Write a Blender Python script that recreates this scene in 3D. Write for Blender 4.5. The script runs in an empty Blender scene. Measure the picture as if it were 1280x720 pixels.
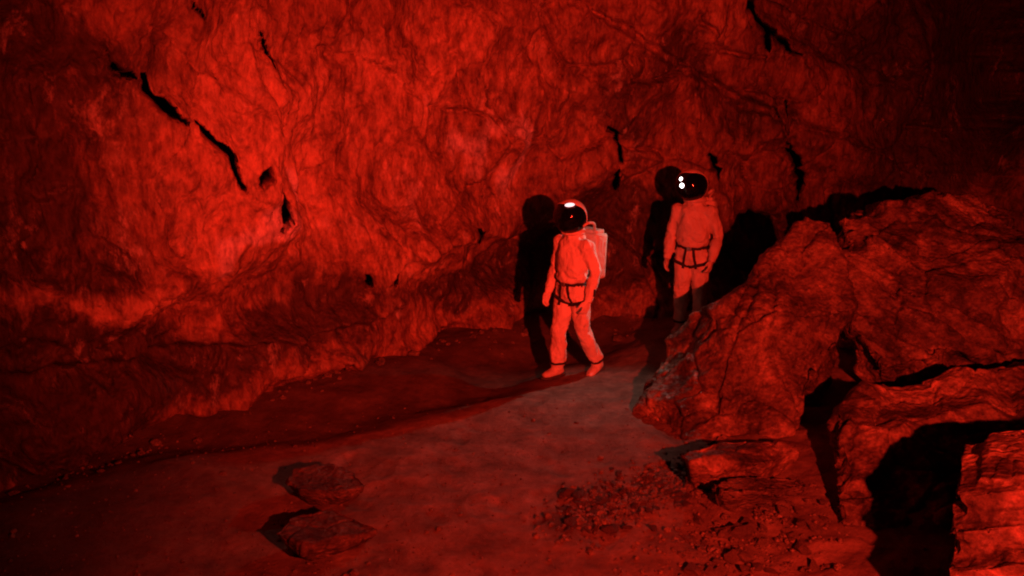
import bpy, bmesh, math, random
import numpy as np
from mathutils import Vector, Matrix
from mathutils.bvhtree import BVHTree

random.seed(7)
SC = bpy.context.scene
COL = SC.collection
R = math.radians

# ------------------------------------------------------------------ camera numbers
CAM_H, PITCH, LENS = 3.3, 14.0, 35.0
FPX = LENS / 36.0 * 1280
CP, SP = math.cos(R(PITCH)), math.sin(R(PITCH))


def ray(px, py):
    u, v = (px - 640) / FPX, -(py - 360) / FPX
    return np.array([u, CP + v * SP, -SP + v * CP])


def at(px, py, d):
    """photo pixel at depth d (metres in front of the lens) -> world point"""
    return np.array([0, 0, CAM_H]) + ray(px, py) * d


# ------------------------------------------------------------------ noise (numpy)
_rs = np.random.RandomState(11)
_perm = np.concatenate([_rs.permutation(256)] * 3)
_g = _rs.normal(size=(256, 3)); _g /= np.linalg.norm(_g, axis=1)[:, None]
_rnd = _rs.rand(256, 6)


def _hash(i, j, k):
    return _perm[(_perm[(_perm[i & 255] + j) & 255] + k) & 255]


def pnoise(P):
    P = np.asarray(P, float)
    I = np.floor(P).astype(int); F = P - I
    W = F * F * F * (F * (F * 6 - 15) + 10)
    out = np.zeros(len(P))
    for dx in (0, 1):
        wx = W[:, 0] if dx else 1 - W[:, 0]
        for dy in (0, 1):
            wy = W[:, 1] if dy else 1 - W[:, 1]
            for dz in (0, 1):
                wz = W[:, 2] if dz else 1 - W[:, 2]
                g = _g[_hash(I[:, 0] + dx, I[:, 1] + dy, I[:, 2] + dz)]
                D = F - np.array([dx, dy, dz])
                out += wx * wy * wz * (g * D).sum(1)
    return out * 1.5


def fbm(P, octv=4, gain=.5, off=0.0):
    P = np.asarray(P, float) + off
    a, s, out = 1.0, 1.0, np.zeros(len(P))
    for _ in range(octv):
        out += a * pnoise(P * s + 17.3 * s); a *= gain; s *= 2.03
    return out


def ridged(P, octv=4, gain=.5, off=0.0):
    P = np.asarray(P, float) + off
    a, s, out, nrm = 1.0, 1.0, np.zeros(len(P)), 0
    for _ in range(octv):
        out += a * (1 - np.abs(pnoise(P * s + 5.1 * s)) * 2); nrm += a; a *= gain; s *= 2.03
    return out / nrm


def facet(P, slope=.6, step=.3, off=0.0):
    """broken-rock noise: each cell is a tilted plane; returns (value, edge distance)"""
    P = np.asarray(P, float) + off
    I = np.floor(P).astype(int)
    b1 = np.full(len(P), 9.0); b2 = np.full(len(P), 9.0); val = np.zeros(len(P))
    for dx in (-1, 0, 1):
        for dy in (-1, 0, 1):
            for dz in (-1, 0, 1):
                C = I + np.array([dx, dy, dz])
                h = _hash(C[:, 0], C[:, 1], C[:, 2])
                r = _rnd[h]
                D = P - (C + .5 + (r[:, :3] - .5) * .85)
                dd = np.sqrt((D * D).sum(1))
                v = (r[:, 3] - .5) * 2 * step + ((_g[h] * D).sum(1)) * slope
                m = dd < b1
                b2 = np.where(m, b1, np.minimum(b2, dd))
                val = np.where(m, v, val); b1 = np.where(m, dd, b1)
    return val, b2 - b1


def scallop(P, slope=.55, step=.35, c=1.1, off=0.0):
    """chipped-rock noise: the lower envelope of shallow tilted bowls, meeting in sharp ridges"""
    P = np.asarray(P, float) + off
    I = np.floor(P).astype(int)
    val = np.full(len(P), 9.0)
    for dx in (-1, 0, 1):
        for dy in (-1, 0, 1):
            for dz in (-1, 0, 1):
                C = I + np.array([dx, dy, dz])
                h = _hash(C[:, 0], C[:, 1], C[:, 2]); r = _rnd[h]
                D = P - (C + .5 + (r[:, :3] - .5) * .8)
                val = np.minimum(val, (r[:, 3] - .5) * step + (_g[h] * D).sum(1) * slope + c * (D * D).sum(1))
    return val - .25


def sstep(a, b, x):
    t = np.clip((x - a) / (b - a), 0, 1)
    return t * t * (3 - 2 * t)


def polydist(X, Y, pts):
    """distance from points to a polyline, and the parameter 0..1 along it"""
    best = np.full(X.shape, 1e9); par = np.zeros(X.shape)
    L = [0]
    for a, b in zip(pts[:-1], pts[1:]):
        L.append(L[-1] + math.hypot(b[0] - a[0], b[1] - a[1]))
    for k, (a, b) in enumerate(zip(pts[:-1], pts[1:])):
        vx, vy = b[0] - a[0], b[1] - a[1]
        l2 = vx * vx + vy * vy + 1e-12
        t = np.clip(((X - a[0]) * vx + (Y - a[1]) * vy) / l2, 0, 1)
        d = np.hypot(X - a[0] - t * vx, Y - a[1] - t * vy)
        m = d < best
        best = np.where(m, d, best)
        par = np.where(m, (L[k] + t * math.sqrt(l2)) / L[-1], par)
    return best, par


def catmull(pts, n=20):
    pts = [np.array(p, float) for p in pts]
    P = [2 * pts[0] - pts[1]] + pts + [2 * pts[-1] - pts[-2]]
    out = []
    for i in range(1, len(P) - 2):
        for k in range(n):
            t = k / n
            out.append(.5 * (2 * P[i] + (P[i + 1] - P[i - 1]) * t + (2 * P[i - 1] - 5 * P[i] + 4 * P[i + 1] - P[i + 2]) * t * t
                             + (3 * P[i] - P[i - 1] - 3 * P[i + 1] + P[i + 2]) * t ** 3))
    out.append(pts[-1])
    return np.array(out)


# ------------------------------------------------------------------ object helpers
def link(name, me, mat=None, parent=None, smooth=True):
    o = bpy.data.objects.new(name, me); COL.objects.link(o)
    if mat and not me.materials: me.materials.append(mat)
    if parent: o.parent = parent
    if smooth: me.shade_smooth()
    return o


def tag(o, label=None, cat=None, group=None, kind=None):
    if label: o['label'] = label
    if cat: o['category'] = cat
    if group: o['group'] = group
    if kind: o['kind'] = kind
    return o


def grid_mesh(name, P):
    """P: (rows, cols, 3) -> quad mesh"""
    n, m = P.shape[:2]
    idx = np.arange(n * m).reshape(n, m)
    Q = np.stack([idx[:-1, :-1], idx[:-1, 1:], idx[1:, 1:], idx[1:, :-1]], -1).reshape(-1, 4)
    me = bpy.data.meshes.new(name)
    me.vertices.add(n * m); me.vertices.foreach_set('co', P.reshape(-1))
    me.loops.add(Q.size); me.loops.foreach_set('vertex_index', Q.reshape(-1).astype(np.int32))
    me.polygons.add(len(Q)); me.polygons.foreach_set('loop_start', np.arange(0, Q.size, 4, dtype=np.int32))
    me.update(calc_edges=True); me.validate()
    return me


def evaluated(me, mods):
    o = bpy.data.objects.new('tmp', me); COL.objects.link(o)
    for kind, kw in mods:
        md = o.modifiers.new(kind, kind)
        for k, v in kw.items(): setattr(md, k, v)
    dg = bpy.context.evaluated_depsgraph_get(); dg.update()
    out = bpy.data.meshes.new_from_object(o.evaluated_get(dg))
    bpy.data.objects.remove(o)
    return out


def co_no(me):
    n = len(me.vertices)
    c = np.empty(n * 3); me.vertices.foreach_get('co', c)
    v = np.empty(n * 3); me.vertex_normals.foreach_get('vector', v)
    return c.reshape(-1, 3), v.reshape(-1, 3)


def set_co(me, c):
    me.vertices.foreach_set('co', c.reshape(-1)); me.update()


# ------------------------------------------------------------------ materials
class NT:
    def __init__(s, name):
        s.m = bpy.data.materials.new(name); s.m.use_nodes = True
        s.t = s.m.node_tree; s.b = s.t.nodes['Principled BSDF']
        s.co = s.t.nodes.new('ShaderNodeTexCoord').outputs['Object']

    def n(s, typ, **kw):
        x = s.t.nodes.new(typ)
        for k, v in kw.items(): setattr(x, k, v)
        return x

    def l(s, a, b): s.t.links.new(a, b)

    def noise(s, scale, detail=6, rough=.6, stretch=(1, 1, 1), dist=0.0):
        mp = s.n('ShaderNodeMapping'); mp.inputs['Scale'].default_value = stretch
        s.l(s.co, mp.inputs[0])
        x = s.n('ShaderNodeTexNoise'); x.inputs['Scale'].default_value = scale
        x.inputs['Detail'].default_value = detail; x.inputs['Roughness'].default_value = rough
        x.inputs['Distortion'].default_value = dist
        s.l(mp.outputs[0], x.inputs['Vector'])
        return x.outputs['Fac']

    def ramp(s, fac, stops):
        x = s.n('ShaderNodeValToRGB')
        while len(x.color_ramp.elements) < len(stops): x.color_ramp.elements.new(.5)
        for e, (p, c) in zip(x.color_ramp.elements, stops):
            e.position = p; e.color = (*c, 1) if len(c) == 3 else c
        s.l(fac, x.inputs[0]); return x.outputs[0]

    def mix(s, fac, a, b, blend='MIX'):
        x = s.n('ShaderNodeMix', data_type='RGBA', blend_type=blend)
        for sock, v in ((x.inputs[0], fac), (x.inputs[6], a), (x.inputs[7], b)):
            if hasattr(v, 'is_linked'): s.l(v, sock)
            else: sock.default_value = v
        return x.outputs[2]

    def bump(s, h, strength, dist, prev=None):
        x = s.n('ShaderNodeBump'); x.inputs['Strength'].default_value = strength; x.inputs['Distance'].default_value = dist
        s.l(h, x.inputs['Height'])
        if prev: s.l(prev, x.inputs['Normal'])
        return x.outputs[0]

    def done(s, col, rough, normal=None, spec=.3):
        if hasattr(col, 'is_linked'): s.l(col, s.b.inputs['Base Color'])
        else: s.b.inputs['Base Color'].default_value = (*col, 1)
        if hasattr(rough, 'is_linked'): s.l(rough, s.b.inputs['Roughness'])
        else: s.b.inputs['Roughness'].default_value = rough
        s.b.inputs['Specular IOR Level'].default_value = spec
        if normal: s.l(normal, s.b.inputs['Normal'])
        return s.m


def rock_material(name, dark, mid, pale, streak=(1, 1, 1), scale=1.0, wet=.6, patches=(), contrast=0.0):
    k = NT(name)
    big = k.noise(.9 * scale, 8, .62, dist=.6)
    fine = k.noise(9 * scale, 8, .65, streak)
    vein = k.noise(3.6 * scale, 12, .76, streak, .35)
    c = k.ramp(big, [(.28 + contrast, dark), (.5, mid), (.72 - contrast, pale)])
    c2 = k.ramp(vein, [(.36, tuple(v * .42 for v in dark)), (.52, mid), (.66, pale)])
    c = k.mix(.55 if not contrast else .38, c, c2)
    for nm, colr, amt in patches:
        at_ = k.n('ShaderNodeAttribute', attribute_name=nm)
        ma = k.n('ShaderNodeMath', operation='MULTIPLY_ADD'); ma.inputs[1].default_value = 2.6; ma.inputs[2].default_value = -1.3
        k.l(k.noise(2.6, 10, .74, streak, .3), ma.inputs[0])
        ad = k.n('ShaderNodeMath', operation='ADD'); k.l(at_.outputs['Fac'], ad.inputs[0]); k.l(ma.outputs[0], ad.inputs[1])
        f = k.ramp(ad.outputs[0], [(.22, (0, 0, 0)), (.72, (amt,) * 3)])
        c = k.mix(f, c, (*colr, 1))
    sp = k.ramp(fine, [(.33, (.30, .30, .30)), (.5, (.9, .9, .9)), (.66, (1.4, 1.35, 1.3))])
    c = k.mix(.8, c, sp, 'MULTIPLY')
    grit = k.ramp(k.noise(26 * scale, 6, .7, streak), [(.36, (.45, .45, .45)), (.5, (.95, .95, .95)), (.66, (1.35, 1.3, 1.25))])
    c = k.mix(.7 if contrast else .38, c, grit, 'MULTIPLY')
    nb = k.bump(vein, .25, .03)
    nb = k.bump(fine, .55, .02, nb)
    nb = k.bump(k.noise(34 * scale, 6, .7), .55, .010, nb)
    for sc_, st_, di_ in ((17, .6, .022),):          # chipped, pitted surface
        vo = k.n('ShaderNodeTexVoronoi'); vo.inputs['Scale'].default_value = sc_ * scale; vo.inputs['Detail'].default_value = 0.0
        mpn = k.n('ShaderNodeMapping'); k.l(k.co, mpn.inputs[0]); mpn.inputs['Scale'].default_value = streak; mpn.inputs['Rotation'].default_value = (.3, .5, .2)
        k.l(mpn.outputs[0], vo.inputs['Vector'])
        nb = k.bump(vo.outputs['Distance'], st_, di_, nb)
    rr = k.ramp(k.noise(5 * scale, 6, .6), [(.38, (wet - .12,) * 3), (.62, (.92,) * 3)])
    return k.done(c, rr, nb, .36)


M = {}
M['wall'] = rock_material('cave_rock', (.08, .046, .033), (.26, .155, .105), (.44, .285, .20), (1.4, 1.4, .62), wet=.45, patches=(('painted_shade', (.050, .034, .027), .9), ('pale', (.54, .37, .27), .75), ('calcite', (.62, .66, .80), .6)))
M['boulder'] = rock_material('boulder_rock', (.040, .027, .021), (.215, .145, .105), (.54, .39, .29), (1, 1, 1.3), 1.3, wet=.36, contrast=.13)
M['dark_boulder'] = rock_material('dark_rock', (.04, .03, .024), (.12, .088, .07), (.27, .20, .155), (1, 1, 2.0), 1.6)
M['pebble'] = rock_material('pebble_rock', (.09, .07, .055), (.22, .17, .13), (.42, .34, .28), (1, 1, 1), 4.0)


def soil_material():
    k = NT('cave_soil')
    big = k.noise(.7, 6, .6, dist=.4); fine = k.noise(14, 8, .7); mid = k.noise(3.2, 8, .65)
    c = k.ramp(mid, [(.3, (.13, .095, .075)), (.55, (.27, .205, .165)), (.75, (.40, .32, .265))])
    c = k.mix(.5, c, k.ramp(fine, [(.3, (.35, .35, .35)), (.5, (.85, .85, .85)), (.72, (1.35, 1.3, 1.25))]), 'MULTIPLY')
    at_ = k.n('ShaderNodeAttribute', attribute_name='shade_dark_soil')      # painted shade at the wall foot and left floor, plus dark rubble soil
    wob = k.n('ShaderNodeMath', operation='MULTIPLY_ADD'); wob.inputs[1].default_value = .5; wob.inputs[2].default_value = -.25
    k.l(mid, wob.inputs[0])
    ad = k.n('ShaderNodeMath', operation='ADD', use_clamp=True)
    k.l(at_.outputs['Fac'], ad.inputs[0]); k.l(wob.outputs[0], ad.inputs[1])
    shade_dark_soil = k.ramp(ad.outputs[0], [(.25, (0, 0, 0)), (.7, (1, 1, 1))])
    c = k.mix(shade_dark_soil, c, k.mix(.62, c, (.035, .026, .022, 1)))
    nb = k.bump(mid, .5, .05); nb = k.bump(fine, .8, .02, nb); nb = k.bump(k.noise(55, 6, .75), .7, .009, nb)
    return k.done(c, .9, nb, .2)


M['soil'] = soil_material()


def fabric_material(name, colr, vary=.12):
    k = NT(name)
    c = k.ramp(k.noise(7, 6, .6), [(.3, tuple(v * (1 - vary * 2) for v in colr)), (.6, colr)])
    weave = k.noise(220, 2, .5)
    nb = k.bump(k.noise(8, 6, .55, (1, 1, .6), 1.4), .8, .05); nb = k.bump(weave, .2, .002, nb)
    return k.done(c, .72, nb, .3)


M['suit'] = fabric_material('suit_cloth', (.84, .76, .68))
M['suit_second'] = fabric_material('suit_cloth_darker', (.68, .58, .50), .16)  # darker, more varied cloth for the standing person
M['strap'] = fabric_material('harness_webbing', (.035, .03, .03))
M['pack'] = fabric_material('pack_cloth', (.66, .55, .48))
M['sole'] = fabric_material('boot_rubber', (.09, .08, .07))


def gloss_material(name, colr, rough, spec=.5, coat=0.0):
    k = NT(name)
    rr = k.ramp(k.noise(9, 5, .6), [(.35, (rough,) * 3), (.7, (rough + .08,) * 3)])
    k.b.inputs['Coat Weight'].default_value = coat
    k.b.inputs['Coat Roughness'].default_value = .05
    return k.done(colr, rr, None, spec)


M['visor'] = gloss_material('visor_glass', (.006, .006, .008), .05, .6, .6)
M['shell'] = gloss_material('helmet_shell', (.78, .70, .64), .25, .5, .4)
M['metal'] = gloss_material('buckle_metal', (.5, .5, .5), .3); M['metal'].node_tree.nodes['Principled BSDF'].inputs['Metallic'].default_value = .9
M['lamp_body'] = gloss_material('lamp_plastic', (.03, .03, .03), .35)
k = NT('lamp_lens'); k.b.inputs['Emission Color'].default_value = (1, .97, .95, 1); k.b.inputs['Emission Strength'].default_value = 6.0
M['lens'] = k.done((.9, .9, .9), .2)
k = NT('glowing_glint'); k.b.inputs['Emission Color'].default_value = (1, .9, .92, 1); k.b.inputs['Emission Strength'].default_value = 1.1  # glowing white in place of a reflected highlight on the helmet
M['glint'] = k.done((.9, .9, .9), .2)

# ------------------------------------------------------------------ cave floor
EDGE = [(900, 424), (790, 446), (700, 468), (640, 500), (520, 530), (390, 552), (220, 575), (60, 622), (-160, 690)]


def flat_ground(px, py):
    r = ray(px, py); t = -CAM_H / r[2]
    return (r * t)[:2]


EDGE_W = [flat_ground(*p) for p in EDGE]
EDGE_C = catmull(EDGE_W, 8)


def behind_edge(X, Y):
    """signed distance past the path's edge, positive on the wall side"""
    d, _ = polydist(X, Y, EDGE_C)
    yl = np.interp(X, EDGE_C[::-1, 0], EDGE_C[::-1, 1])
    return np.where(Y > yl, d, -d)


def floor_z(X, Y):
    X = np.asarray(X, float); Y = np.asarray(Y, float)
    sh = X.shape; X = X.ravel(); Y = Y.ravel()
    b = behind_edge(X, Y)
    wob = fbm(np.stack([X * 1.4, Y * 1.4, X * 0], 1), 3) * .12
    bw = b + wob
    fade = 1 - sstep(.9, 1.9, X)
    z = (-.10 * sstep(-.05, .5, bw) + .17 * sstep(.5, 1.6, bw)) * fade + .10 * sstep(.6, 1.6, bw) * sstep(-1.2, .3, X) * fade
    z += .14 * sstep(.7, 1.8, X) * sstep(8.6, 10.4, Y)
    z += .10 * sstep(1.3, 2.6, X) * (1 - sstep(7.5, 9.5, Y))             # stony rise under the boulders
    z += fbm(np.stack([X * .8, Y * .8, X * 0 + 3], 1), 4) * .035
    rough = .35 + 1.4 * sstep(.7, 1.6, X) + .5 * sstep(0, .5, b) * fade
    z += fbm(np.stack([X * 4, Y * 4, X * 0 + 8], 1), 4) * .018 * rough
    st = facet(np.stack([X * 5.5, Y * 5.5, X * 0 + .5], 1), .25, .6)[0]
    z += np.clip(st, 0, 1) * .045 * sstep(1.2, 2.4, X + fbm(np.stack([X * 1.5, Y * 1.5, X * 0], 1), 3) * .6)
    return z.reshape(sh)


DENTS = []
_dr = random.Random(12)
for _ in range(46):                                                    # trodden marks along the path
    q = flat_ground(_dr.uniform(430, 780), _dr.uniform(490, 715)); DENTS.append((q[0], q[1], _dr.uniform(-.5, .9), _dr.uniform(.005, .014)))
gx = np.concatenate([np.arange(-11, -5, .25), np.arange(-5, 4.2, .032), np.arange(4.2, 12, .25)])
gy = np.concatenate([np.arange(-2, 4.4, .25), np.arange(4.4, 13, .034), np.arange(13, 17, .3)])
GX, GY = np.meshgrid(gx, gy)
GZ = floor_z(GX, GY)
for x0, y0, an, dp in DENTS:
    a_ = (GX - x0) * math.cos(an) + (GY - y0) * math.sin(an); b_ = -(GX - x0) * math.sin(an) + (GY - y0) * math.cos(an)
    q_ = (a_ / .065) ** 2 + (b_ / .15) ** 2
    GZ = GZ - dp * np.exp(-q_ ** 2) + dp * .45 * np.exp(-((np.sqrt(q_) - 1.35) / .25) ** 2)
fm = grid_mesh('ground', np.stack([GX, GY, GZ], -1))
da = fm.attributes.new('shade_dark_soil', 'FLOAT', 'POINT')
dv = sstep(-.12, .35, behind_edge(GX.ravel(), GY.ravel()))  # dip beside the wall, its shade painted into the soil
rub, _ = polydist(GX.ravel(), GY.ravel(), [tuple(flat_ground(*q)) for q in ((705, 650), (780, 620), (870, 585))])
left = (1 - sstep(-3.4, -1.2, GX.ravel())) * .75  # lamp falloff painted as darker soil
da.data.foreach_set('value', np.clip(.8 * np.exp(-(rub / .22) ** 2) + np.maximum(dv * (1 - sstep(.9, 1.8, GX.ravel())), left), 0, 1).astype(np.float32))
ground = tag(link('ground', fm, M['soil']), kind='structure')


def ground_at(px, py):
    r = ray(px, py); z = 0.0
    for _ in range(6):
        t = (z - CAM_H) / r[2]; p = np.array([0, 0, CAM_H]) + r * t
        z = float(floor_z(np.array([p[0]]), np.array([p[1]]))[0])
    return np.array([p[0], p[1], z])


# ------------------------------------------------------------------ cave wall
BASE = [(-11, 1.0), (-7.6, 3.6), (-5.4, 5.6), (-3.95, 7.15), (-2.9, 8.45), (-1.8, 9.75), (-.75, 10.6), (.25, 11.1), (1.3, 11.4), (2.4, 11.75),
        (3.8, 12.5), (5.2, 12.6), (6.6, 11.8), (8.4, 9.6), (11, 6.5)]
BC = catmull(BASE, 30)
_sl = np.concatenate([[0], np.cumsum(np.hypot(*np.diff(BC, axis=0).T))])
_tan = np.gradient(BC, axis=0); _tan /= np.linalg.norm(_tan, axis=1)[:, None]
_nor = np.stack([_tan[:, 1], -_tan[:, 0]], 1)         # towards the inside of the cave


def base_at(s):
    return (np.stack([np.interp(s, _sl, BC[:, 0]), np.interp(s, _sl, BC[:, 1])], -1),
            np.stack([np.interp(s, _sl, _nor[:, 0]), np.interp(s, _sl, _nor[:, 1])], -1))


def lean(z):
    return .10 * np.exp(-((z - .25) / .35) ** 2) - .10 * sstep(.2, 2.4, z) + .9 * sstep(3.4, 7.0, z) + .25 * sstep(2.2, 4.0, z)


def wall_sz(px, py):
    """where a photo pixel meets the plain wall: arc length s and height z"""
    r = ray(px, py)
    P = [(r * d) for d in np.arange(4, 16, .05)]
    B = BC + _nor * 0
    best = None
    prev = None
    for q in P:
        z = CAM_H + q[2]
        i = int(np.argmin((BC[:, 0] - q[0]) ** 2 + (BC[:, 1] - q[1]) ** 2))
        side = (q[0] - BC[i, 0]) * _nor[i, 0] + (q[1] - BC[i, 1]) * _nor[i, 1] - float(lean(np.array(z)))
        if side < 0:
            return (_sl[i], z)
    return (_sl[i], z)


ss = np.concatenate([np.arange(0, 7.4, .16), np.arange(7.4, 20.6, .0195), np.arange(20.6, _sl[-1], .2)])
zz = np.concatenate([np.arange(-.9, -.45, .1), np.arange(-.45, 4.3, .0205), np.arange(4.3, 7.3, .14)])
S, Z = np.meshgrid(ss, zz)
bp, bn = base_at(S.ravel())
Zr = Z.ravel(); Sr = S.ravel()
P0 = np.stack([bp[:, 0], bp[:, 1], Zr], 1)
warp = np.stack([fbm(P0 * .7, 3, off=3.0), fbm(P0 * .7, 3, off=9.0), fbm(P0 * .7, 3, off=15.0)], 1)
PW = P0 + warp * .20
off = lean(Zr).copy()
off += fbm(PW * .55, 3, off=2.0) * .42
off += (ridged(PW * .9, 3, .42, off=21.0) - .5) * .08
right_w = sstep(13.6, 15.6, Sr + warp[:, 0] * .8)                     # blocky, fractured rock on the right
fv, fe = facet(PW * np.array([1.15, 1.15, 1.0]), .55, .38, 4.0)
off += fv * (.09 + .20 * right_w)
off -= np.exp(-(fe / .035) ** 2) * (.02 + .05 * right_w)
fv2, fe2 = facet(PW * 3.1, .5, .35, 8.0)
off += fv2 * (.025 + .045 * right_w)
off += scallop(PW * np.array([1, 1, .8]) * 1.25, off=6.0) * .24 + scallop(PW * np.array([1, 1, .75]) * 3.4, off=12.0) * .045 + scallop(PW * 9.0, off=19.0) * .017
fv3, fe3 = facet(PW * 8.5, .5, .35, 2.0)
off += fv3 * .026
drip = fbm(np.stack([PW[:, 0] * 3.4, PW[:, 1] * 3.4, PW[:, 2] * .8], 1), 3, off=31.0) * .8   # flowstone running down
trick = fbm(np.stack([PW[:, 0] * 7, PW[:, 1] * 7, PW[:, 2] * .7], 1), 3, off=71.0) * .8
off += trick * .055 * sstep(.9, 1.9, Zr + warp[:, 1]) * (1 - right_w)
off += drip * .05 * (1 - .6 * right_w)
off += fbm(np.stack([PW[:, 0] * 14, PW[:, 1] * 14, PW[:, 2] * 5], 1), 3, off=5.0) * .016
off += fbm(PW * 7, 4, .55) * .020


HOLE = np.zeros((len(Sr), 3))


def bulge(px, py, rs, rz, amp, tilt=0.0):
    global off
    s0, z0 = wall_sz(px, py)
    a, b = Sr - s0 + warp[:, 0] * .35, Zr - z0 + warp[:, 2] * .25
    ct, st_ = math.cos(R(tilt)), math.sin(R(tilt))
    q = ((a * ct + b * st_) / rs) ** 2 + ((-a * st_ + b * ct) / rz) ** 2
    off = off + amp * np.exp(-q)


def seam(pix, width, depth, taper=True, wob=.03):
    global off
    pts = [wall_sz(*p) for p in pix]
    wv = fbm(np.stack([Sr * 5, Zr * 5, Sr * 0 + len(pix)], 1), 3) * wob
    d, t = polydist(Sr + wv, Zr + wv * .7, pts)
    w = width * (np.clip(np.sin(np.pi * np.clip(t * .92 + .04, 0, 1)), .1, 1) ** .6 if taper else 1.0)
    w = w * (1 + .55 * pnoise(np.stack([t * 9, t * 0 + len(pix) * 3.7, t * 0], 1))) + .010 * pnoise(np.stack([Sr * 22, Zr * 22, Sr * 0], 1))
    mx, my = pix[len(pix) // 2]
    into = ray(mx, my) * np.array([1, 1, .55]); into /= np.linalg.norm(into)
    HOLE[:] += (depth * 3.2 * np.exp(-(d / np.maximum(w * 1.0, .004)) ** 6))[:, None] * into


def shelf(pix, width, height):
    """rounded ledge along a line, undercut below"""
    global off
    pts = [wall_sz(*p) for p in pix]
    wv = fbm(np.stack([Sr * 2.5, Zr * 2.5, Sr * 0 + 4.4], 1), 3) * .10
    d, t = polydist(Sr, Zr + wv, pts)
    zl = np.interp(Sr, [p[0] for p in pts], [p[1] for p in pts])
    up = Zr + wv - zl
    e = np.sin(np.pi * np.clip(t, 0.02, .98)) ** .5
    prof = np.where(up > 0, np.exp(-(up / width) ** 2), np.exp(-(up / (width * .25)) ** 2))
    inside = (Sr > pts[0][0]) & (Sr < pts[-1][0])
    off = off + np.where(inside, prof * e * height * 1.5, 0)


# broad shapes
bulge(330, 150, 1.5, .9, .30, -25)
bulge(560, 120, 1.2, 1.2, .12)
bulge(250, 330, .6, .35, .22, 20)
bulge(130, 380, 1.0, .3, .20, 10)
bulge(90, 520, .8, .25, .20)
bulge(640, 330, 1.1, .38, -.34)
bulge(700, 300, .5, .3, -.12)
bulge(450, 380, .6, .25, -.14)
bulge(430, 450, .8, .14, .16)
bulge(200, 470, .6, .22, -.18)
bulge(910, 30, .42, .45, .30)
bulge(1000, 120, .8, .5, .10, -35)
bulge(1250, 90, .55, 1.2, -1.3)
bulge(820, 350, .8, .35, -.15)
bulge(785, 310, .45, .5, -.28)
bulge(1050, 200, .5, .3, .14)
# tongues of flowstone
for px, py, hh in ((335, 240, .42), (312, 215, .4), (352, 215, .36), (492, 300, .30), (505, 280, .3), (622, 200, .35), (600, 190, .3), (470, 300, .25), (295, 170, .35)):
    bulge(px, py, .085, hh, .17)
shelf([(200, 440), (330, 420), (430, 400), (500, 380)], .20, .16)
shelf([(0, 465), (90, 455), (180, 440), (240, 400)], .22, .16)
shelf([(0, 570), (50, 585), (110, 565), (170, 530)], .10, .14)
shelf([(360, 505), (430, 475), (500, 440), (620, 405)], .10, .08)
shelf([(480, 325), (540, 300), (600, 290), (660, 300)], .22, .12)
# open cracks
seam([(133, 75), (140, 92), (165, 98)], .022, .25)
seam([(168, 96), (176, 116), (184, 128), (196, 138), (210, 152)], .036, .55)
seam([(228, 150), (236, 172), (250, 196), (256, 210), (270, 232)], .036, .55)
seam([(285, 205), (287, 225)], .030, .35)
seam([(306, 220), (315, 245), (319, 283)], .036, .5)
seam([(328, 40), (332, 82)], .016, .2)
seam([(232, 0), (248, 24)], .015, .1)
seam([(415, 445), (410, 470), (385, 490)], .03, .4)
seam([(442, 338), (449, 352)], .03, .3)
seam([(472, 330), (474, 352)], .045, .4)
seam([(735, 15), (790, 50), (850, 80), (905, 108), (950, 140), (975, 175)], .06, .05)
seam([(870, 15), (905, 62), (955, 72)], .03, .05)
seam([(950, -5), (958, 30), (985, 68)], .035, .32)
seam([(958, 20), (956, 66)], .03, .3)
seam([(763, 158), (768, 185), (776, 205)], .024, .32)
seam([(774, 215), (780, 240)], .045, .4)
seam([(890, 192), (902, 208), (912, 224)], .042, .4)
seam([(980, 186), (990, 205), (1002, 222), (1004, 250)], .045, .45)
seam([(965, 125), (975, 160), (982, 188)], .018, .16)
seam([(590, 285), (612, 310)], .05, .22)
# hairline fractures that carry the open cracks on
for ln in ([(120, 55), (133, 75), (165, 98), (206, 150), (226, 150), (268, 230), (290, 250), (316, 283), (322, 310)], [(328, 10), (330, 60), (340, 130), (335, 190)], [(740, 90), (763, 158), (776, 205), (784, 250), (800, 290)],
           [(870, 150), (890, 192), (912, 224), (935, 262)], [(950, 60), (975, 160), (990, 205), (1004, 250), (1000, 290)], [(985, 68), (1010, 130), (1060, 180), (1130, 200)], [(1050, 20), (1090, 90), (1180, 140)]):
    seam(ln, .012, .022, taper=False, wob=.06)
XY = bp + bn * off[:, None]
WP = (np.stack([XY[:, 0], XY[:, 1], Zr + fbm(P0 * 3, 2, off=44.0) * .02], 1) + HOLE).reshape(S.shape + (3,))
wm = grid_mesh('cave_wall', WP[:, ::-1])
pale = np.zeros(len(Sr)); painted_shade = np.zeros(len(Sr)); calcite = np.zeros(len(Sr))


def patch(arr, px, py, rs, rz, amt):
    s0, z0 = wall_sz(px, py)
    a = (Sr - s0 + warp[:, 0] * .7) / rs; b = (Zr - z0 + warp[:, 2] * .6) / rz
    arr += amt * np.exp(-(a * a + b * b))


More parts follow.
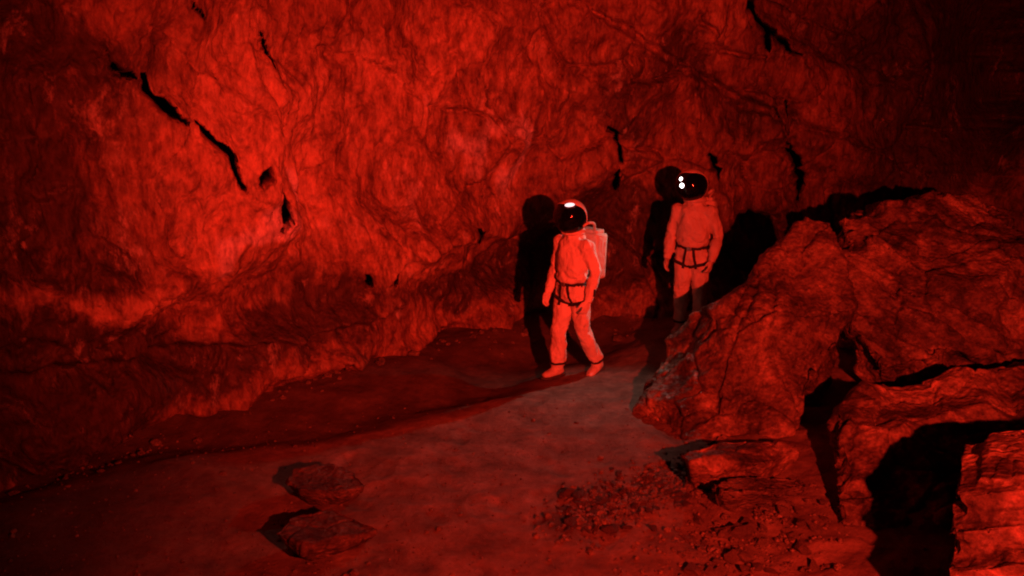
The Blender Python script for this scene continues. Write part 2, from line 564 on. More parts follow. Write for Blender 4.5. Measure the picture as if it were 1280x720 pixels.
# lamp brightness (pale), recess shade and beam falloff (dark), painted into the rock colour
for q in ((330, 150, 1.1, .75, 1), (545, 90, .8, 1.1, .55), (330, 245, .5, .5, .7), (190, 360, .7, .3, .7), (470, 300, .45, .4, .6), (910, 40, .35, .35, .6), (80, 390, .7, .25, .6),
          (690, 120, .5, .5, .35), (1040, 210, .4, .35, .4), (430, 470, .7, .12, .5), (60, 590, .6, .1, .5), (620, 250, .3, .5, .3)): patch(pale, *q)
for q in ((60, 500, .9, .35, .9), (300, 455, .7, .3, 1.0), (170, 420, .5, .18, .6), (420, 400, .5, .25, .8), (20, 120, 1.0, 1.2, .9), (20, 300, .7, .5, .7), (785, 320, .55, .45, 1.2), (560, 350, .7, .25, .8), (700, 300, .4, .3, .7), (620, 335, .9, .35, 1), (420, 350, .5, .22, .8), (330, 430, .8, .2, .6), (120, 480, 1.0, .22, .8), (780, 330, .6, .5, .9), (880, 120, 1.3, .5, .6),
          (1130, 200, 1.2, .8, .8), (1200, 40, 1.6, .8, 1.2), (0, 480, .8, .8, 1.0), (120, 560, 1.0, .3, .8), (1260, 120, .9, 1.4, 1.2), (1000, 330, 1.5, .4, .9), (160, 60, .6, .4, .45), (230, 240, .25, .35, .4), (790, 60, .9, .3, .6), (930, 300, .9, .6, .8), (560, 400, .6, .15, .6), (260, 500, 1.0, .2, .6)): patch(painted_shade, *q)
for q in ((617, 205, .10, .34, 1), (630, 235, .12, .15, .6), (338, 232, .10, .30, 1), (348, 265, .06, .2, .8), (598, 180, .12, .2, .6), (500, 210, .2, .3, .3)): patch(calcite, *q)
for nm, arr in (('pale', pale), ('painted_shade', painted_shade), ('calcite', calcite)):
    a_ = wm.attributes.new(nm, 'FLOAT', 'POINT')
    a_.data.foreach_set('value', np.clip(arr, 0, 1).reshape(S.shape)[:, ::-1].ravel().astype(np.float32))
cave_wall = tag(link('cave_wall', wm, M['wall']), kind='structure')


# ------------------------------------------------------------------ boulders
def hull_into(bm, pts):
    t = bmesh.new()
    for p in pts: t.verts.new(p)
    r = bmesh.ops.convex_hull(t, input=t.verts)
    bmesh.ops.delete(t, geom=list({g for g in r['geom_interior'] + r['geom_unused'] if isinstance(g, bmesh.types.BMVert)}), context='VERTS')
    me = bpy.data.meshes.new('t'); t.to_mesh(me); t.free()
    bm.from_mesh(me); bpy.data.meshes.remove(me)


def front_to_volume(front, thick, shrink=.8, below=True, ground=False, drop=0.0):
    """face points of a boulder -> a solid body: the far side stands 'thick' behind, narrower"""
    F = np.array([at(*p) for p in front])
    c = F.mean(0)
    back = []
    for p in F:
        v = p - np.array([0, 0, CAM_H]); v[2] = 0; v /= np.linalg.norm(v)
        q = c + (p - c) * shrink + v * thick - np.array([0, 0, drop])
        back.append(q)
        if below: back.append(np.array([q[0], q[1], -.35]))
    if ground: back += [np.array([p[0], p[1], -.35]) for p in F]
    return [tuple(p) for p in F] + [tuple(p) for p in back]


def finish_rock(bm, origin, voxel, rough, seed, strata=None, facet_s=1.6, facet_a=.10, smooth=2):
    me = bpy.data.meshes.new('rock'); bm.to_mesh(me); bm.free()
    m2 = evaluated(me, [('REMESH', dict(mode='VOXEL', voxel_size=voxel)), ('SMOOTH', dict(iterations=smooth, factor=.5))])
    c, n = co_no(m2)
    w = c + np.stack([fbm(c * 1.5, 3, off=seed), fbm(c * 1.5, 3, off=seed + 7), fbm(c * 1.5, 3, off=seed + 13)], 1) * .07
    d = fbm(w * 1.1, 2, off=seed) * .05 * rough
    d += scallop(w * facet_s, off=seed) * facet_a * rough * 1.5
    d += scallop(w * np.array([1, 1, 1.5]) * facet_s * 2.9, off=seed + 3) * facet_a * .26 * rough
    fv, fe = facet(w * facet_s * 1.6, .35, .5, seed + 5)
    d += fv * facet_a * .5 * rough - np.exp(-(fe / .03) ** 2) * .03 * rough
    d += scallop(w * facet_s * 8.0, off=seed + 6) * facet_a * .13 * rough
    if strata is not None:
        sd, freq, amp = strata
        sd = np.array(sd) / np.linalg.norm(sd)
        u = (w @ sd) * freq + fbm(w * 1.2, 2, off=seed) * .22
        lay = np.floor(u); fr = u - lay
        hv = np.modf(np.abs(np.sin(lay * 12.9898 + seed)) * 43758.5453)[0]
        d += (hv - .5) * 2 * amp * sstep(0, .18, fr) * sstep(0, .18, 1 - fr) - amp * .6 * (1 - sstep(0, .12, np.minimum(fr, 1 - fr)))
    d += fbm(w * 14, 3, off=seed) * .007 * rough
    d = d - d.mean() - .03 * rough
    c = c + n * d[:, None]
    set_co(m2, c - np.array(origin))
    return m2


def boulder(name, hulls, origin, mat, label, cat='boulder', voxel=.028, rough=1.0, seed=1.0, group=None, **kw):
    bm = bmesh.new()
    for h in hulls: hull_into(bm, h)
    me = finish_rock(bm, origin, voxel, rough, seed, **kw)
    o = link(name, me, M[mat]); o.location = origin
    return tag(o, label, cat, group)


def tilted_slab(outline, z0, z1, foot=.6, push=.06):
    """a flat stone lying tipped on the floor: outline of its upper face (pixels), resting on a smaller foot"""
    top = []
    xs = [p[0] for p in outline]
    for px, py in outline:
        z = z1 + (z0 - z1) * (px - min(xs)) / (max(xs) - min(xs))
        r = ray(px, py); t = (z - CAM_H) / r[2]
        top.append(np.array([0, 0, CAM_H]) + r * t)
    c = np.mean(top, axis=0)
    low = [p - np.array([0, 0, .07]) for p in [c + (q - c) * .96 for q in top]]
    ft = [np.array([c[0] + (p[0] - c[0]) * foot, c[1] + push + (p[1] - c[1]) * foot, -.08]) for p in top]
    return [[tuple(p) for p in top + low], [tuple(p) for p in low + ft]]


# the tall leaning slab beside the second person
A1 = front_to_volume([(800, 520, 9.0), (835, 465, 9.05), (865, 425, 9.05), (930, 352, 9.05), (985, 292, 9.25), (1010, 274, 9.3), (1042, 272, 9.25), (1062, 372, 9.0),
                      (1050, 440, 8.75), (985, 505, 8.5), (965, 560, 8.25), (880, 562, 8.25), (960, 400, 8.75), (900, 470, 8.65), (860, 540, 8.45)], .75, .72)
boulder('boulder', [A1], tuple(at(930, 540, 8.9)), 'boulder', 'tall leaning slab of rock with a pale worn ridge, next to the shadowed legs', voxel=.020, seed=2.2,
        strata=((.75, .1, -.55), 4.5, .05), facet_s=1.25, facet_a=.17)
# the slab behind it, upper right
B1 = front_to_volume([(1046, 268, 9.55), (1082, 258, 9.6), (1130, 250, 9.7), (1130, 258, 9.82), (1200, 238, 10.00), (1235, 252, 9.91), (1285, 350, 9.35), (1380, 370, 9.16), (1390, 420, 8.9), (1280, 420, 8.85),
                      (1165, 448, 8.75), (1095, 466, 8.85), (1076, 430, 9.0), (1190, 350, 8.88)], .9, .8)
boulder('boulder', [B1], tuple(at(1180, 470, 9.4)), 'boulder', 'broad ribbed boulder rising behind the leaning slab', voxel=.022, seed=5.7,
        strata=((.5, .2, .8), 6.0, .05), facet_s=1.3, facet_a=.17)
# lower boulder in front
C1 = front_to_volume([(1046, 505, 7.7), (1078, 476, 8.0), (1120, 472, 8.2), (1200, 464, 8.2), (1290, 446, 8.1), (1420, 440, 8.2), (1440, 640, 7.0), (1260, 560, 7.6),
                      (1120, 560, 7.3), (1040, 570, 7.2), (1048, 650, 6.75), (1075, 720, 6.6), (1160, 740, 6.6), (1180, 500, 7.9)], .7, .85, drop=.4)
boulder('boulder', [C1], tuple(at(1180, 640, 7.4)), 'boulder', 'low rounded boulder in front of the ribbed one, half in black shadow', voxel=.020, seed=9.1,
        facet_s=1.5, facet_a=.15)
# front layered rock at the bottom right
D1 = front_to_volume([(1200, 690, 5.35), (1208, 650, 5.4), (1228, 612, 5.45), (1280, 590, 5.5), (1335, 566, 5.45), (1430, 556, 5.4), (1600, 560, 5.2), (1600, 900, 4.3), (1300, 800, 4.9), (1200, 735, 5.15)], .55, .9, ground=True)
D_LAYERS = []
for k, (xl, ya, yb, d) in enumerate(((1222, 594, 612, 5.36), (1192, 615, 634, 5.28), (1204, 638, 655, 5.27), (1182, 659, 680, 5.17), (1196, 684, 705, 5.16), (1180, 709, 760, 5.02))):
    fr_ = []
    for y in (ya, yb):
        fr_ += [(xl + 5 * (y == yb), y, d + .06), (xl + 24, y + 2, d), (1265, y - 4 * (k % 2), d - .03 * (k % 3)), (1420, y - 12, d + .04), (1600, y - 14, d)]
    D_LAYERS.append(front_to_volume(fr_, .75, .96, below=False))
boulder('boulder', [D1] + D_LAYERS, tuple(at(1300, 760, 5.2)), 'boulder', 'layered rock of stacked ledges nearest the camera, at the bottom right corner', voxel=.016, seed=4.4,
        rough=.55, facet_s=2.4, facet_a=.05, smooth=1)
# broken ledges at the foot of the tall slab
boulder('ledge_rock', tilted_slab([(846, 566), (900, 548), (985, 552), (1000, 566), (960, 577), (862, 576)], .24, .30, .8, .10), tuple(at(930, 600, 7.9)), 'boulder',
        'flat broken ledge of rock under the foot of the leaning slab', 'rock', voxel=.014, rough=.7, seed=3.3, facet_s=3, facet_a=.06)
boulder('ledge_rock', tilted_slab([(884, 604), (935, 592), (1000, 594), (1014, 606), (960, 612), (900, 613)], .17, .22, .75, .10), tuple(at(950, 640, 7.5)), 'dark_boulder',
        'dark undercut ledge beside the foot of the black crevice', 'rock', voxel=.013, rough=.7, seed=6.3, facet_s=3, facet_a=.06)
E3 = front_to_volume([(800, 535, 8.75), (835, 520, 8.8), (858, 535, 8.6), (850, 560, 8.3), (815, 556, 8.4)], .25, .9)
boulder('ledge_rock', [E3], tuple(at(830, 560, 8.5)), 'boulder', 'small pale ledge at the bottom left tip of the leaning slab', 'rock', voxel=.014, seed=7.9, facet_s=3, facet_a=.05)
# two dark flat rocks lying on the path


boulder('flat_rock', tilted_slab([(352, 598), (368, 584), (412, 577), (446, 588), (459, 606), (425, 614), (372, 610)], .12, .18), tuple(at(405, 620, 7.6)), 'dark_boulder',
        'smaller ragged flat rock on the path, farther of the pair', 'rock', voxel=.011, rough=.5, seed=8.8, facet_s=3.2, facet_a=.07, smooth=2)
boulder('flat_rock', tilted_slab([(342, 664), (366, 642), (414, 632), (452, 646), (476, 660), (430, 667), (378, 682)], .12, .20), tuple(at(405, 690, 6.8)), 'dark_boulder',
        'larger pointed flat rock on the path, nearer of the pair', 'rock', voxel=.011, rough=.5, seed=1.8, facet_s=2.6, facet_a=.07, smooth=2)


# stones of the rubble patch: a few stone shapes, copied
def stone_mesh(seed):
    bm = bmesh.new()
    rs = random.Random(seed)
    hull_into(bm, [(rs.gauss(0, .5), rs.gauss(0, .42), rs.gauss(0, .3)) for _ in range(14)])
    bmesh.ops.subdivide_edges(bm, edges=bm.edges, cuts=2, use_grid_fill=True)
    me = bpy.data.meshes.new('stone'); bm.to_mesh(me); bm.free()
    c, n = co_no(me)
    set_co(me, c + n * (fbm(c * 2.5, 3, off=seed) * .09)[:, None])
    me.materials.append(M['pebble'])
    return me


SM = [stone_mesh(31 + i) for i in range(7)]
SMD = [m.copy() for m in SM]
for m in SMD: m.materials[0] = M['dark_boulder']
rs = random.Random(5)
GRP = 'small stones of the rubble by the boulders'
zones = [((700, 860), (575, 665), 62, .022, .060, 'dark small stone in the rubble patch at the edge of the path'),
         ((860, 1035), (628, 718), 40, .030, .085, 'small stone lying on the rough ground below the dark ledge')]
for (xa, xb), (ya, yb), cnt, sa, sb, lab in zones:
    for _ in range(cnt):
        while True:
            px, py = rs.uniform(xa, xb), rs.uniform(ya, yb)
            if xa < 800 and abs((py - 655) + (px - 710) * .42) > 34 + rs.random() * 25: continue
            break
        p = ground_at(px, py)
        o = bpy.data.objects.new('stone', rs.choice(SMD if xa < 800 else SM)); COL.objects.link(o)
        k = rs.uniform(sa, sb)
        o.location = (p[0], p[1], p[2] + k * .18); o.scale = (k, k, k * rs.uniform(.7, 1.1))
        o.rotation_euler = (rs.uniform(-.4, .4), rs.uniform(-.4, .4), rs.uniform(0, 6.3))
        tag(o, lab, 'stone', GRP)

# loose gravel strewn over the floor: one mass
ico = bmesh.new(); bmesh.ops.create_icosphere(ico, subdivisions=1, radius=1)
iv = np.array([v.co for v in ico.verts]); itri = np.array([[v.index for v in f.verts] for f in ico.faces]); ico.free()
gr = np.random.RandomState(3)
N = 4100
gt = gr.rand(1500)
gpx = np.concatenate([gr.uniform(-100, 1000, 2600), np.where(np.arange(1500) < 900, 715 + gt * 140 + gr.normal(0, 22, 1500), gr.normal(930, 75, 1500))])
gpy = np.concatenate([gr.uniform(500, 740, 2600), np.where(np.arange(1500) < 900, 650 - gt * 60 + gr.normal(0, 16, 1500), gr.normal(670, 34, 1500))])
pts = np.array([flat_ground(a, b) for a, b in zip(gpx, gpy)])
pz = floor_z(pts[:, 0], pts[:, 1])
sz = np.where(np.arange(N) < 2600, gr.gamma(1.4, .0032, N) + .002, gr.gamma(2, .005, N) + .004)
nb_ = 190                                                 # chips fallen from the wall, lying along its foot
sw = gr.uniform(5.5, 17, nb_); bq, bnq = base_at(sw)
wpts = bq + bnq * (np.abs(gr.normal(0, .22, nb_)) + .02)[:, None]
pts = np.concatenate([pts, wpts]); pz = np.concatenate([pz, floor_z(wpts[:, 0], wpts[:, 1])]); sz = np.concatenate([sz, gr.gamma(1.6, .011, nb_) + .006]); N += nb_
V, F_ = [], []
for i in range(N):
    q = iv * (1 + gr.uniform(-.28, .28, (len(iv), 1))) * sz[i] * np.array([1, gr.uniform(.7, 1.2), gr.uniform(.5, .8)])
    V.append(q + np.array([pts[i, 0], pts[i, 1], pz[i] + sz[i] * .25])); F_.append(itri + i * len(iv))
gme = bpy.data.meshes.new('gravel'); gme.from_pydata(np.concatenate(V).tolist(), [], np.concatenate(F_).tolist())
tag(link('gravel', gme, M['pebble'], smooth=False), 'loose gravel and grit strewn over the cave floor and path', 'gravel', kind='stuff')


# ------------------------------------------------------------------ the two suited people
def tube(bm, pts, rad, seg=14):
    """closed round tube through joints; rad entries are r or (rx, ry) with rx along the local X"""
    pts = [Vector(p) for p in pts]
    rings = []
    for i, p in enumerate(pts):
        t = (pts[min(i + 1, len(pts) - 1)] - pts[max(i - 1, 0)]).normalized()
        ref = Vector((1, 0, 0)) if abs(t.x) < .9 else Vector((0, 1, 0))
        y = t.cross(ref).normalized(); x = y.cross(t).normalized()
        r = rad[i]; rx, ry = (r, r) if not isinstance(r, tuple) else r
        rings.append([bm.verts.new(p + x * rx * math.cos(a) + y * ry * math.sin(a)) for a in (2 * math.pi * k / seg for k in range(seg))])
    for a, b in zip(rings[:-1], rings[1:]):
        for k in range(seg):
            bm.faces.new((a[k], a[(k + 1) % seg], b[(k + 1) % seg], b[k]))
    for rg, p, sgn in ((rings[0], pts[0], -1), (rings[-1], pts[-1], 1)):
        bm.faces.new(rg if sgn > 0 else rg[::-1])


def ball(bm, c, r, sc=(1, 1, 1), u=20, v=14):
    m = Matrix.Translation(c) @ Matrix.Diagonal((*sc, 1))
    bmesh.ops.create_uvsphere(bm, u_segments=u, v_segments=v, radius=r, matrix=m)


def box(bm, c, s, rot=None, bev=0.0):
    m = Matrix.Translation(c) @ (rot or Matrix()) @ Matrix.Diagonal((*s, 1))
    r = bmesh.ops.create_cube(bm, size=1, matrix=m)
    if bev:
        es = list({e for v in r['verts'] for e in v.link_edges})
        bmesh.ops.bevel(bm, geom=es, offset=bev, segments=3, affect='EDGES', profile=.6)


def solid(bm, voxel, smooth=6, crease=None):
    bmesh.ops.recalc_face_normals(bm, faces=bm.faces)
    me = bpy.data.meshes.new('b'); bm.to_mesh(me); bm.free()
    m = evaluated(me, [('REMESH', dict(mode='VOXEL', voxel_size=voxel)), ('SMOOTH', dict(iterations=smooth, factor=.5))])
    if crease:
        c, n = co_no(m); set_co(m, c + n * crease(c)[:, None])
    return m


def mesh_of(bm):
    bmesh.ops.recalc_face_normals(bm, faces=bm.faces)
    me = bpy.data.meshes.new('m'); bm.to_mesh(me); bm.free(); return me


def strap_ring(bm, bvh, c, axis, width, out=.008, seg=44, maxr=.4):
    """a webbing band round a limb: cast outward from the limb's middle and stay just proud of the cloth"""
    axis = Vector(axis).normalized(); c = Vector(c)
    x = axis.orthogonal().normalized(); y = axis.cross(x)
    rings = []
    for k in range(seg):
        a = 2 * math.pi * k / seg
        d = x * math.cos(a) + y * math.sin(a)
        h = bvh.ray_cast(c, d, maxr)
        r = (h[0] - c).length if h[0] else .14
        rings.append((d, r))
    rr = [r for _, r in rings]
    rr = [(rr[k - 1] + rr[k] * 2 + rr[(k + 1) % seg]) / 4 for k in range(seg)]
    vs = []
    for (d, _), r in zip(rings, rr):
        o = c + d * (r + out); i = c + d * (r - .012)
        vs.append([bm.verts.new(o - axis * width / 2), bm.verts.new(o + axis * width / 2), bm.verts.new(i + axis * width / 2), bm.verts.new(i - axis * width / 2)])
    for k in range(seg):
        a, b = vs[k], vs[(k + 1) % seg]
        for j in range(4):
            bm.faces.new((a[j], b[j], b[(j + 1) % 4], a[(j + 1) % 4]))


def strap_line(bm, bvh, a, b, center, width=.03, out=.009, n=14):
    """a band laid on the cloth from a to b, pressed onto it from the outside"""
    a, b, center = Vector(a), Vector(b), Vector(center)
    rows = []
    for k in range(n + 1):
        p = a.lerp(b, k / n); c = Vector((center.x, center.y, p.z))
        d = (p - c).normalized()
        h = bvh.ray_cast(c, d, .4)
        q = (h[0] if h[0] else p) + d * out
        side = (b - a).normalized().cross(d).normalized() * width / 2
        rows.append([bm.verts.new(q - side), bm.verts.new(q + side), bm.verts.new(q + side - d * .02), bm.verts.new(q - side - d * .02)])
    for r0, r1 in zip(rows[:-1], rows[1:]):
        for j in range(4): bm.faces.new((r0[j], r1[j], r1[(j + 1) % 4], r0[(j + 1) % 4]))
    bm.faces.new(rows[0][::-1]); bm.faces.new(rows[-1])


def glove(parent, wrist, fwd, palm_n, thumb_side, mat):
    """hand hanging with slightly curled fingers; fwd = finger direction, palm_n = where the palm faces, thumb_side = towards the thumb"""
    f = Vector(fwd).normalized(); n = Vector(palm_n).normalized(); s = Vector(thumb_side)
    s = (s - f * s.dot(f)).normalized(); n = f.cross(s) * (1 if f.cross(s).dot(n) > 0 else -1)
    w = Vector(wrist)
    bm = bmesh.new()
    tube(bm, [w - f * .05, w, w + f * .02], [.044, .042, .036], 12)
    for k, y in enumerate((-.030, -.010, .010, .030)):
        tube(bm, [w + s * y * .6, w + f * .05 + s * y * .9, w + f * .095 + s * y], [.019, .020, .0175], 10)
        L = (.058, .076, .082, .074)[k]
        p0 = w + f * .092 + s * y
        p1 = p0 + (f * .95 + n * .25 + s * y * 1.5).normalized() * L * .45
        p2 = p1 + (f * .72 + n * .65).normalized() * L * .33
        p3 = p2 + (f * .35 + n * .92).normalized() * L * .28
        tube(bm, [p0 - f * .02, p0, p1, p2, p3], [.0145, .0145, .0135, .0125, .010], 10)
    t0 = w + f * .03 + s * .024
    t1 = t0 + (s * .75 + f * .55 + n * .3).normalized() * .04
    t2 = t1 + (f * .9 + s * .25 + n * .35).normalized() * .03
    t3 = t2 + (f * .95 + n * .4).normalized() * .022
    tube(bm, [t0 - s * .02, t0, t1, t2, t3], [.018, .018, .0155, .0145, .0115], 10)
    return link('glove', solid(bm, .0055, 2), mat, parent)


def boot(parent, ankle, yaw, pitch, mat):
    a = Vector(ankle)
    rot = Matrix.Rotation(yaw, 3, 'Z') @ Matrix.Rotation(pitch, 3, 'X')
    T = lambda x, y, z: a + rot @ Vector((x, y, z))
    bm = bmesh.new()
    tube(bm, [T(0, .0, .10), T(0, .0, .03), T(0, -.01, -.03)], [.062, .064, .062], 14)
    tube(bm, [T(0, .055, -.045), T(0, 0, -.04), T(0, -.07, -.052), T(0, -.14, -.062), T(0, -.185, -.068)], [(.042, .036), (.05, .052), (.052, .044), (.05, .034), (.032, .022)], 14)
    o = link('boot', solid(bm, .009, 4), mat, parent)
    bm = bmesh.new()
    out = [(.034, .085), (.046, .05), (.043, -.03), (.056, -.11), (.05, -.18), (.02, -.215), (-.02, -.215), (-.05, -.18), (-.056, -.11), (-.043, -.03), (-.046, .05), (-.034, .085)]
    lo = [bm.verts.new(T(x, y, -.105)) for x, y in out]; hi = [bm.verts.new(T(x, y, -.078)) for x, y in out]
    bm.faces.new(lo[::-1]); bm.faces.new(hi)
    for k in range(len(out)): bm.faces.new((lo[k], lo[(k + 1) % 12], hi[(k + 1) % 12], hi[k]))
    bmesh.ops.bevel(bm, geom=list(bm.edges), offset=.006, segments=2, affect='EDGES')
    link('sole', mesh_of(bm), M['sole'], o)
    return o


def suited_person(loc, yaw, pose, suit, label, head_yaw, head_pitch, lamp, head_x=0.0):
    root = bpy.data.objects.new('person', None); COL.objects.link(root)
    root.location = loc; root.rotation_euler = (0, 0, yaw)
    tag(root, label, 'person', 'people in pale suits and dark visored helmets')
    J = {k: Vector(v) for k, v in pose.items()}
    bm = bmesh.new()
    # trunk: hips, waist, chest, shoulders
    tube(bm, [(0, .005, .80), (0, .005, .90), (0, 0, 1.0), (0, -.01, 1.12), (0, -.005, 1.26), (0, .01, 1.38), (0, .015, 1.46), (0, .0, 1.52)],
         [(.15, .11), (.178, .135), (.163, .122), (.175, .132), (.182, .136), (.160, .116), (.105, .095), (.085, .085)], 20)
    for s in ('r', 'l'):
        hip, knee, ank = J['hip_' + s], J['knee_' + s], J['ank_' + s]
        tube(bm, [hip + Vector((0, 0, .08)), hip.lerp(knee, .15), hip.lerp(knee, .55), knee, knee.lerp(ank, .35), knee.lerp(ank, .8), ank + (ank - knee).normalized() * -.005],
             [.095, .102, .090, .078, .080, .074, .070], 16)
        sh, el, wr = J['sh_' + s], J['el_' + s], J['wr_' + s]
        ball(bm, sh, .080)
        tube(bm, [sh, sh.lerp(el, .4), el, el.lerp(wr, .35), el.lerp(wr, .85), wr], [.078, .070, .060, .062, .052, .048], 14)

    def crease(c):
        out = fbm(c * np.array([8, 8, 5]), 3, off=2.0) * .012 + (ridged(c * np.array([7, 7, 4]) + c[:, 2:3] * np.array([2.5, 0, 0]), 3, off=4.0) - .5) * .020
        for key, amp, rad in (('knee_r', .006, .13), ('knee_l', .006, .13), ('ank_r', .008, .12), ('ank_l', .008, .12), ('el_r', .005, .11), ('el_l', .005, .11), ('hip_r', .004, .14), ('hip_l', .004, .14)):
            d = np.linalg.norm(c - np.array(J[key]), axis=1)
            ph = c[:, 2] * 75 + fbm(c * 7, 3) * 9 + c[:, 0] * 30
            out += amp * np.sin(ph) * np.exp(-(d / rad) ** 2)
        d = np.abs(c[:, 2] - 1.03)
        out += .010 * np.exp(-(d / .09) ** 2) * np.sin(c[:, 2] * 80 + fbm(c * 6, 2) * 5) * (np.abs(c[:, 0]) < .2)
        return out
    sm = solid(bm, .0125, 5, crease)
    body = link('spacesuit', sm, suit, root)
    bvh = BVHTree.FromPolygons([v.co.copy() for v in sm.vertices], [tuple(p.vertices) for p in sm.polygons])
    for s, sx in (('r', -1), ('l', 1)):
        el, wr = J['el_' + s], J['wr_' + s]
        glove(root, wr + (wr - el).normalized() * .03, (wr - el).normalized() + Vector((0, -.15, -.2)), (-sx, .15, 0), (0, -1, 0), suit)
        boot(root, J['ank_' + s] + Vector((0, 0, -.01)), pose.get('toe_' + s, (0, 0, 0))[2], pose.get('toe_' + s, (0, 0, 0))[0], suit)
        cb = bmesh.new()
        strap_ring(cb, bvh, J['ank_' + s] + (J['knee_' + s] - J['ank_' + s]).normalized() * .035, J['knee_' + s] - J['ank_' + s], .022, .006)
        link('ankle_strap', mesh_of(cb), M['strap'], root)
    # harness: waist belt, leg loops, joining straps, buckle
    hb = bmesh.new()
    strap_ring(hb, bvh, (0, 0, .985), (0, .05, 1), .040, .007, 60, .26)
    for s in ('r', 'l'):
        h, kn = J['hip_' + s], J['knee_' + s]
        strap_ring(hb, bvh, h.lerp(kn, .16), (kn - h) + Vector((.10 if s == 'l' else -.10, .0, 0)), .034, .008, 44, .15)
        sx = 1 if s == 'l' else -1
        strap_line(hb, bvh, (sx * .035, -.14, .975), (sx * .075, -.14, .76), (sx * .06, 0, 0), .026)
        strap_line(hb, bvh, (sx * .165, 0, .975), (sx * .17, 0, .78), (sx * .06, 0, 0), .024)
    har = link('harness', mesh_of(hb), M['strap'], root)
    bb = bmesh.new()
    h = bvh.ray_cast(Vector((0, 0, .985)), Vector((0, -1, 0)), .4)
    yb = h[0].y if h[0] else -.13
    box(bb, (0, yb - .014, .985), (.05, .014, .044), None, .004)
    link('buckle', mesh_of(bb), M['metal'], har)
    # neck ring and backpack
    nb = bmesh.new(); tube(nb, [(0, 0, 1.475), (0, 0, 1.50), (0, 0, 1.525)], [.118, .125, .116], 28)
    link('neck_ring', mesh_of(nb), suit, root)
    pk = bmesh.new()
    box(pk, (0, .235, 1.235), (.34, .17, .46), Matrix.Rotation(R(-3), 4, 'X'), .035)
    pm = mesh_of(pk)
    pack = link('backpack', pm, M['pack'], root)
    pt = bmesh.new(); box(pt, (0, .245, 1.475), (.28, .12, .05), None, .018); link('lid', mesh_of(pt), M['pack'], pack)
    pp = bmesh.new(); box(pp, (0, .333, 1.15), (.24, .045, .22), None, .018); link('pocket', mesh_of(pp), M['pack'], pack)
    hs = bmesh.new()
    hp = catmull([(.10, .2, 1.5), (.16, .12, 1.58), (.17, .03, 1.60), (.145, -.02, 1.57)], 6)
    tube(hs, [tuple(p) for p in hp], [.014] * len(hp), 10); link('air_hose', mesh_of(hs), M['pack'], pack)
    # helmet: shell, tinted visor, lamp or glint on the brow
    HR = .165
    rot = Matrix.Rotation(head_yaw, 4, 'Z') @ Matrix.Rotation(head_pitch, 4, 'X')
    hc = Vector((head_x, -.04, 1.655))
    hm = bmesh.new()
    bmesh.ops.create_uvsphere(hm, u_segments=48, v_segments=32, radius=HR)
    bmesh.ops.delete(hm, geom=[v for v in hm.verts if v.co.z < -.142], context='VERTS')
    bmesh.ops.transform(hm, matrix=Matrix.Diagonal((.96, 1.03, 1.02, 1)), verts=hm.verts)
    # face opening rim
    sh_me = mesh_of(hm)
    he = link('helmet', sh_me, M['shell'], root)
    he.location = hc; he.rotation_euler = rot.to_euler()
    # the visor: a rounded patch of tinted glass from brow to chin, standing just proud of the shell
    def on_shell(u, v, r):
        n_ = math.hypot(u, v)
        if n_ > 1e-9:                                       # square to rounded-square
            k_ = max(abs(u), abs(v)) / (abs(u) ** 3.2 + abs(v) ** 3.2) ** (1 / 3.2); u *= k_; v *= k_
        az = u * R(92); el = R(-5) + v * R(66) * (1 - .10 * u * u)
        return Vector((r * math.cos(el) * math.sin(az) * .97, -r * math.cos(el) * math.cos(az) * 1.04, r * math.sin(el) * 1.02))
    vm = bmesh.new(); nn = 40
    fr = [[vm.verts.new(on_shell(2 * a / nn - 1, 2 * b / nn - 1, HR + .009)) for b in range(nn + 1)] for a in range(nn + 1)]
    for a in range(nn):
        for b in range(nn): vm.faces.new((fr[a][b], fr[a + 1][b], fr[a + 1][b + 1], fr[a][b + 1]))
    bmesh.ops.solidify(vm, geom=list(vm.faces), thickness=.008)
    link('visor', mesh_of(vm), M['visor'], he)
    rm = bmesh.new()
    loop = [(t, 1) for t in np.linspace(-1, 1, 25)] + [(1, t) for t in np.linspace(1, -1, 25)[1:]] + [(t, -1) for t in np.linspace(1, -1, 25)[1:]] + [(-1, t) for t in np.linspace(-1, 1, 25)[1:]]
    lp = [on_shell(a * 1.03, b * 1.03, HR + .003) for a, b in loop]
    tube(rm, [tuple(p) for p in lp], [.009] * len(lp), 8); link('visor_rim', mesh_of(rm), M['shell'], he)
    for (x, z, r, lit, wide) in lamp:  # the standing person's headlamps; on the walker a glowing stand-in for a highlight
        y = -math.sqrt(max(.0, (HR + .008) ** 2 - x * x - z * z)) * 1.04
        nrm = Vector((x, y, z)).normalized()
        q = nrm.to_track_quat('Z', 'Y').to_matrix().to_4x4()
        lb = bmesh.new()
        bmesh.ops.create_cone(lb, cap_ends=True, segments=22, radius1=r * 1.25, radius2=r * 1.12, depth=.034, matrix=Matrix.Translation(Vector((x, y, z)) + nrm * .012) @ q @ Matrix.Diagonal((wide, 1, 1, 1)))
        hl = link('headlamp_glint', mesh_of(lb), M['lamp_body'], he, smooth=False)
        ll = bmesh.new(); ball(ll, (0, 0, 0), r, (wide, 1, .35), 18, 10)
        bmesh.ops.transform(ll, matrix=Matrix.Translation(Vector((x, y, z)) + nrm * .030) @ q, verts=ll.verts)
        link('lens', mesh_of(ll), lit, hl)  # headlamp lens; on the walker the glowing glint
    return root


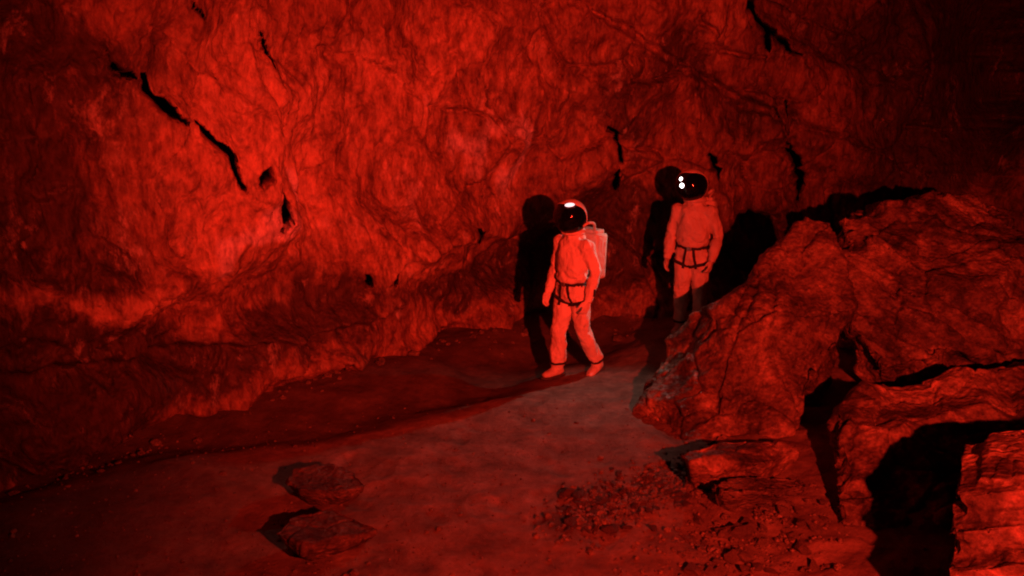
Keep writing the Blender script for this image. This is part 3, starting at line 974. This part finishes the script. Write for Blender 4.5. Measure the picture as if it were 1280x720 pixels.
YAW1, YAW2 = R(-47), R(-26)
g1 = ground_at(714, 470)
WALK = dict(hip_r=(-.09, 0, .86), hip_l=(.09, .01, .86), knee_r=(-.095, -.09, .49), knee_l=(.10, .06, .48), ank_r=(-.095, -.10, .115), ank_l=(.11, .27, .125),
            sh_r=(-.178, .01, 1.36), sh_l=(.178, .01, 1.36), el_r=(-.255, .03, 1.11), el_l=(.255, .06, 1.11), wr_r=(-.262, -.06, .89), wr_l=(.245, -.02, .88),
            toe_r=(0, 0, R(-6)), toe_l=(R(12), 0, R(10)))
suited_person(tuple(g1), YAW1, WALK, M['suit'], 'walking person in a pale suit stepping across the open path', R(17), R(12), [(0.05, .138, .022, M['glint'], 2.2)])
g2 = ground_at(861, 418)
STAND = dict(hip_r=(-.09, 0, .86), hip_l=(.09, 0, .86), knee_r=(-.10, -.03, .49), knee_l=(.10, -.01, .49), ank_r=(-.105, .03, .115), ank_l=(.105, .03, .115),
             sh_r=(-.180, .01, 1.36), sh_l=(.180, .01, 1.36), el_r=(-.250, .03, 1.11), el_l=(.260, .05, 1.11), wr_r=(-.255, -.06, .89), wr_l=(.24, -.08, .90),
             toe_r=(0, 0, R(-8)), toe_l=(0, 0, R(8)))
suited_person(tuple(g2), YAW2, STAND, M['suit_second'], 'standing person in a pale suit whose lower legs are lost in the rock shadow', R(8), R(8), [(-.078, .088, .020, M['lens'], 1), (-.064, .036, .025, M['lens'], 1)], -.03)


# ------------------------------------------------------------------ light
def spot(name, loc, target, watts, colr, size, blend, radius):
    ld = bpy.data.lights.new(name, 'SPOT'); ld.energy = watts; ld.color = colr
    ld.spot_size = R(size); ld.spot_blend = blend; ld.shadow_soft_size = radius
    o = bpy.data.objects.new(name, ld); COL.objects.link(o); o.location = loc
    d = Vector(target) - Vector(loc); o.rotation_euler = d.to_track_quat('-Z', 'Y').to_euler()
    return o


LAMP = (2.08, 0.0, 3.0)
RED = (1.0, .031, .013)
# red floodlight narrowed on the wall; second beam added to light floor and boulders
spot('red_floodlight_narrow', LAMP, tuple(at(425, 70, 10.6)), 2650, RED, 52, 1.0, .04)
spot('red_beam_added', (LAMP[0] + .06, LAMP[1], LAMP[2]), tuple(at(745, 400, 9.5)), 3500, RED, 78, 1.0, .04)
# the standing person's own headlamp, thrown over the path
hp = Vector(g2) + Vector((-.12, -.26, 1.76))
spot('headlamp_beam', tuple(hp), tuple(ground_at(645, 535)), 56, (1.0, .70, .58), 74, 1.0, .02)

w = bpy.data.worlds.new('World'); SC.world = w; w.use_nodes = True
bg = w.node_tree.nodes['Background']; bg.inputs[0].default_value = (1, .05, .03, 1); bg.inputs[1].default_value = .0008

cam = bpy.data.cameras.new('camera'); cam.lens = LENS; cam.sensor_width = 36; cam.clip_end = 200
co = bpy.data.objects.new('camera', cam); COL.objects.link(co)
co.location = (0, 0, CAM_H); co.rotation_euler = (R(90 - PITCH), 0, 0)
SC.camera = co
vs = SC.view_settings
vs.view_transform = 'Standard'; vs.look = 'None'; vs.exposure = 0; vs.gamma = 1; vs.use_curve_mapping = False
SC.cycles.use_denoising = True
SC.cycles.filter_width = 2.0
SC.cycles.max_bounces = 6; SC.cycles.diffuse_bounces = 2
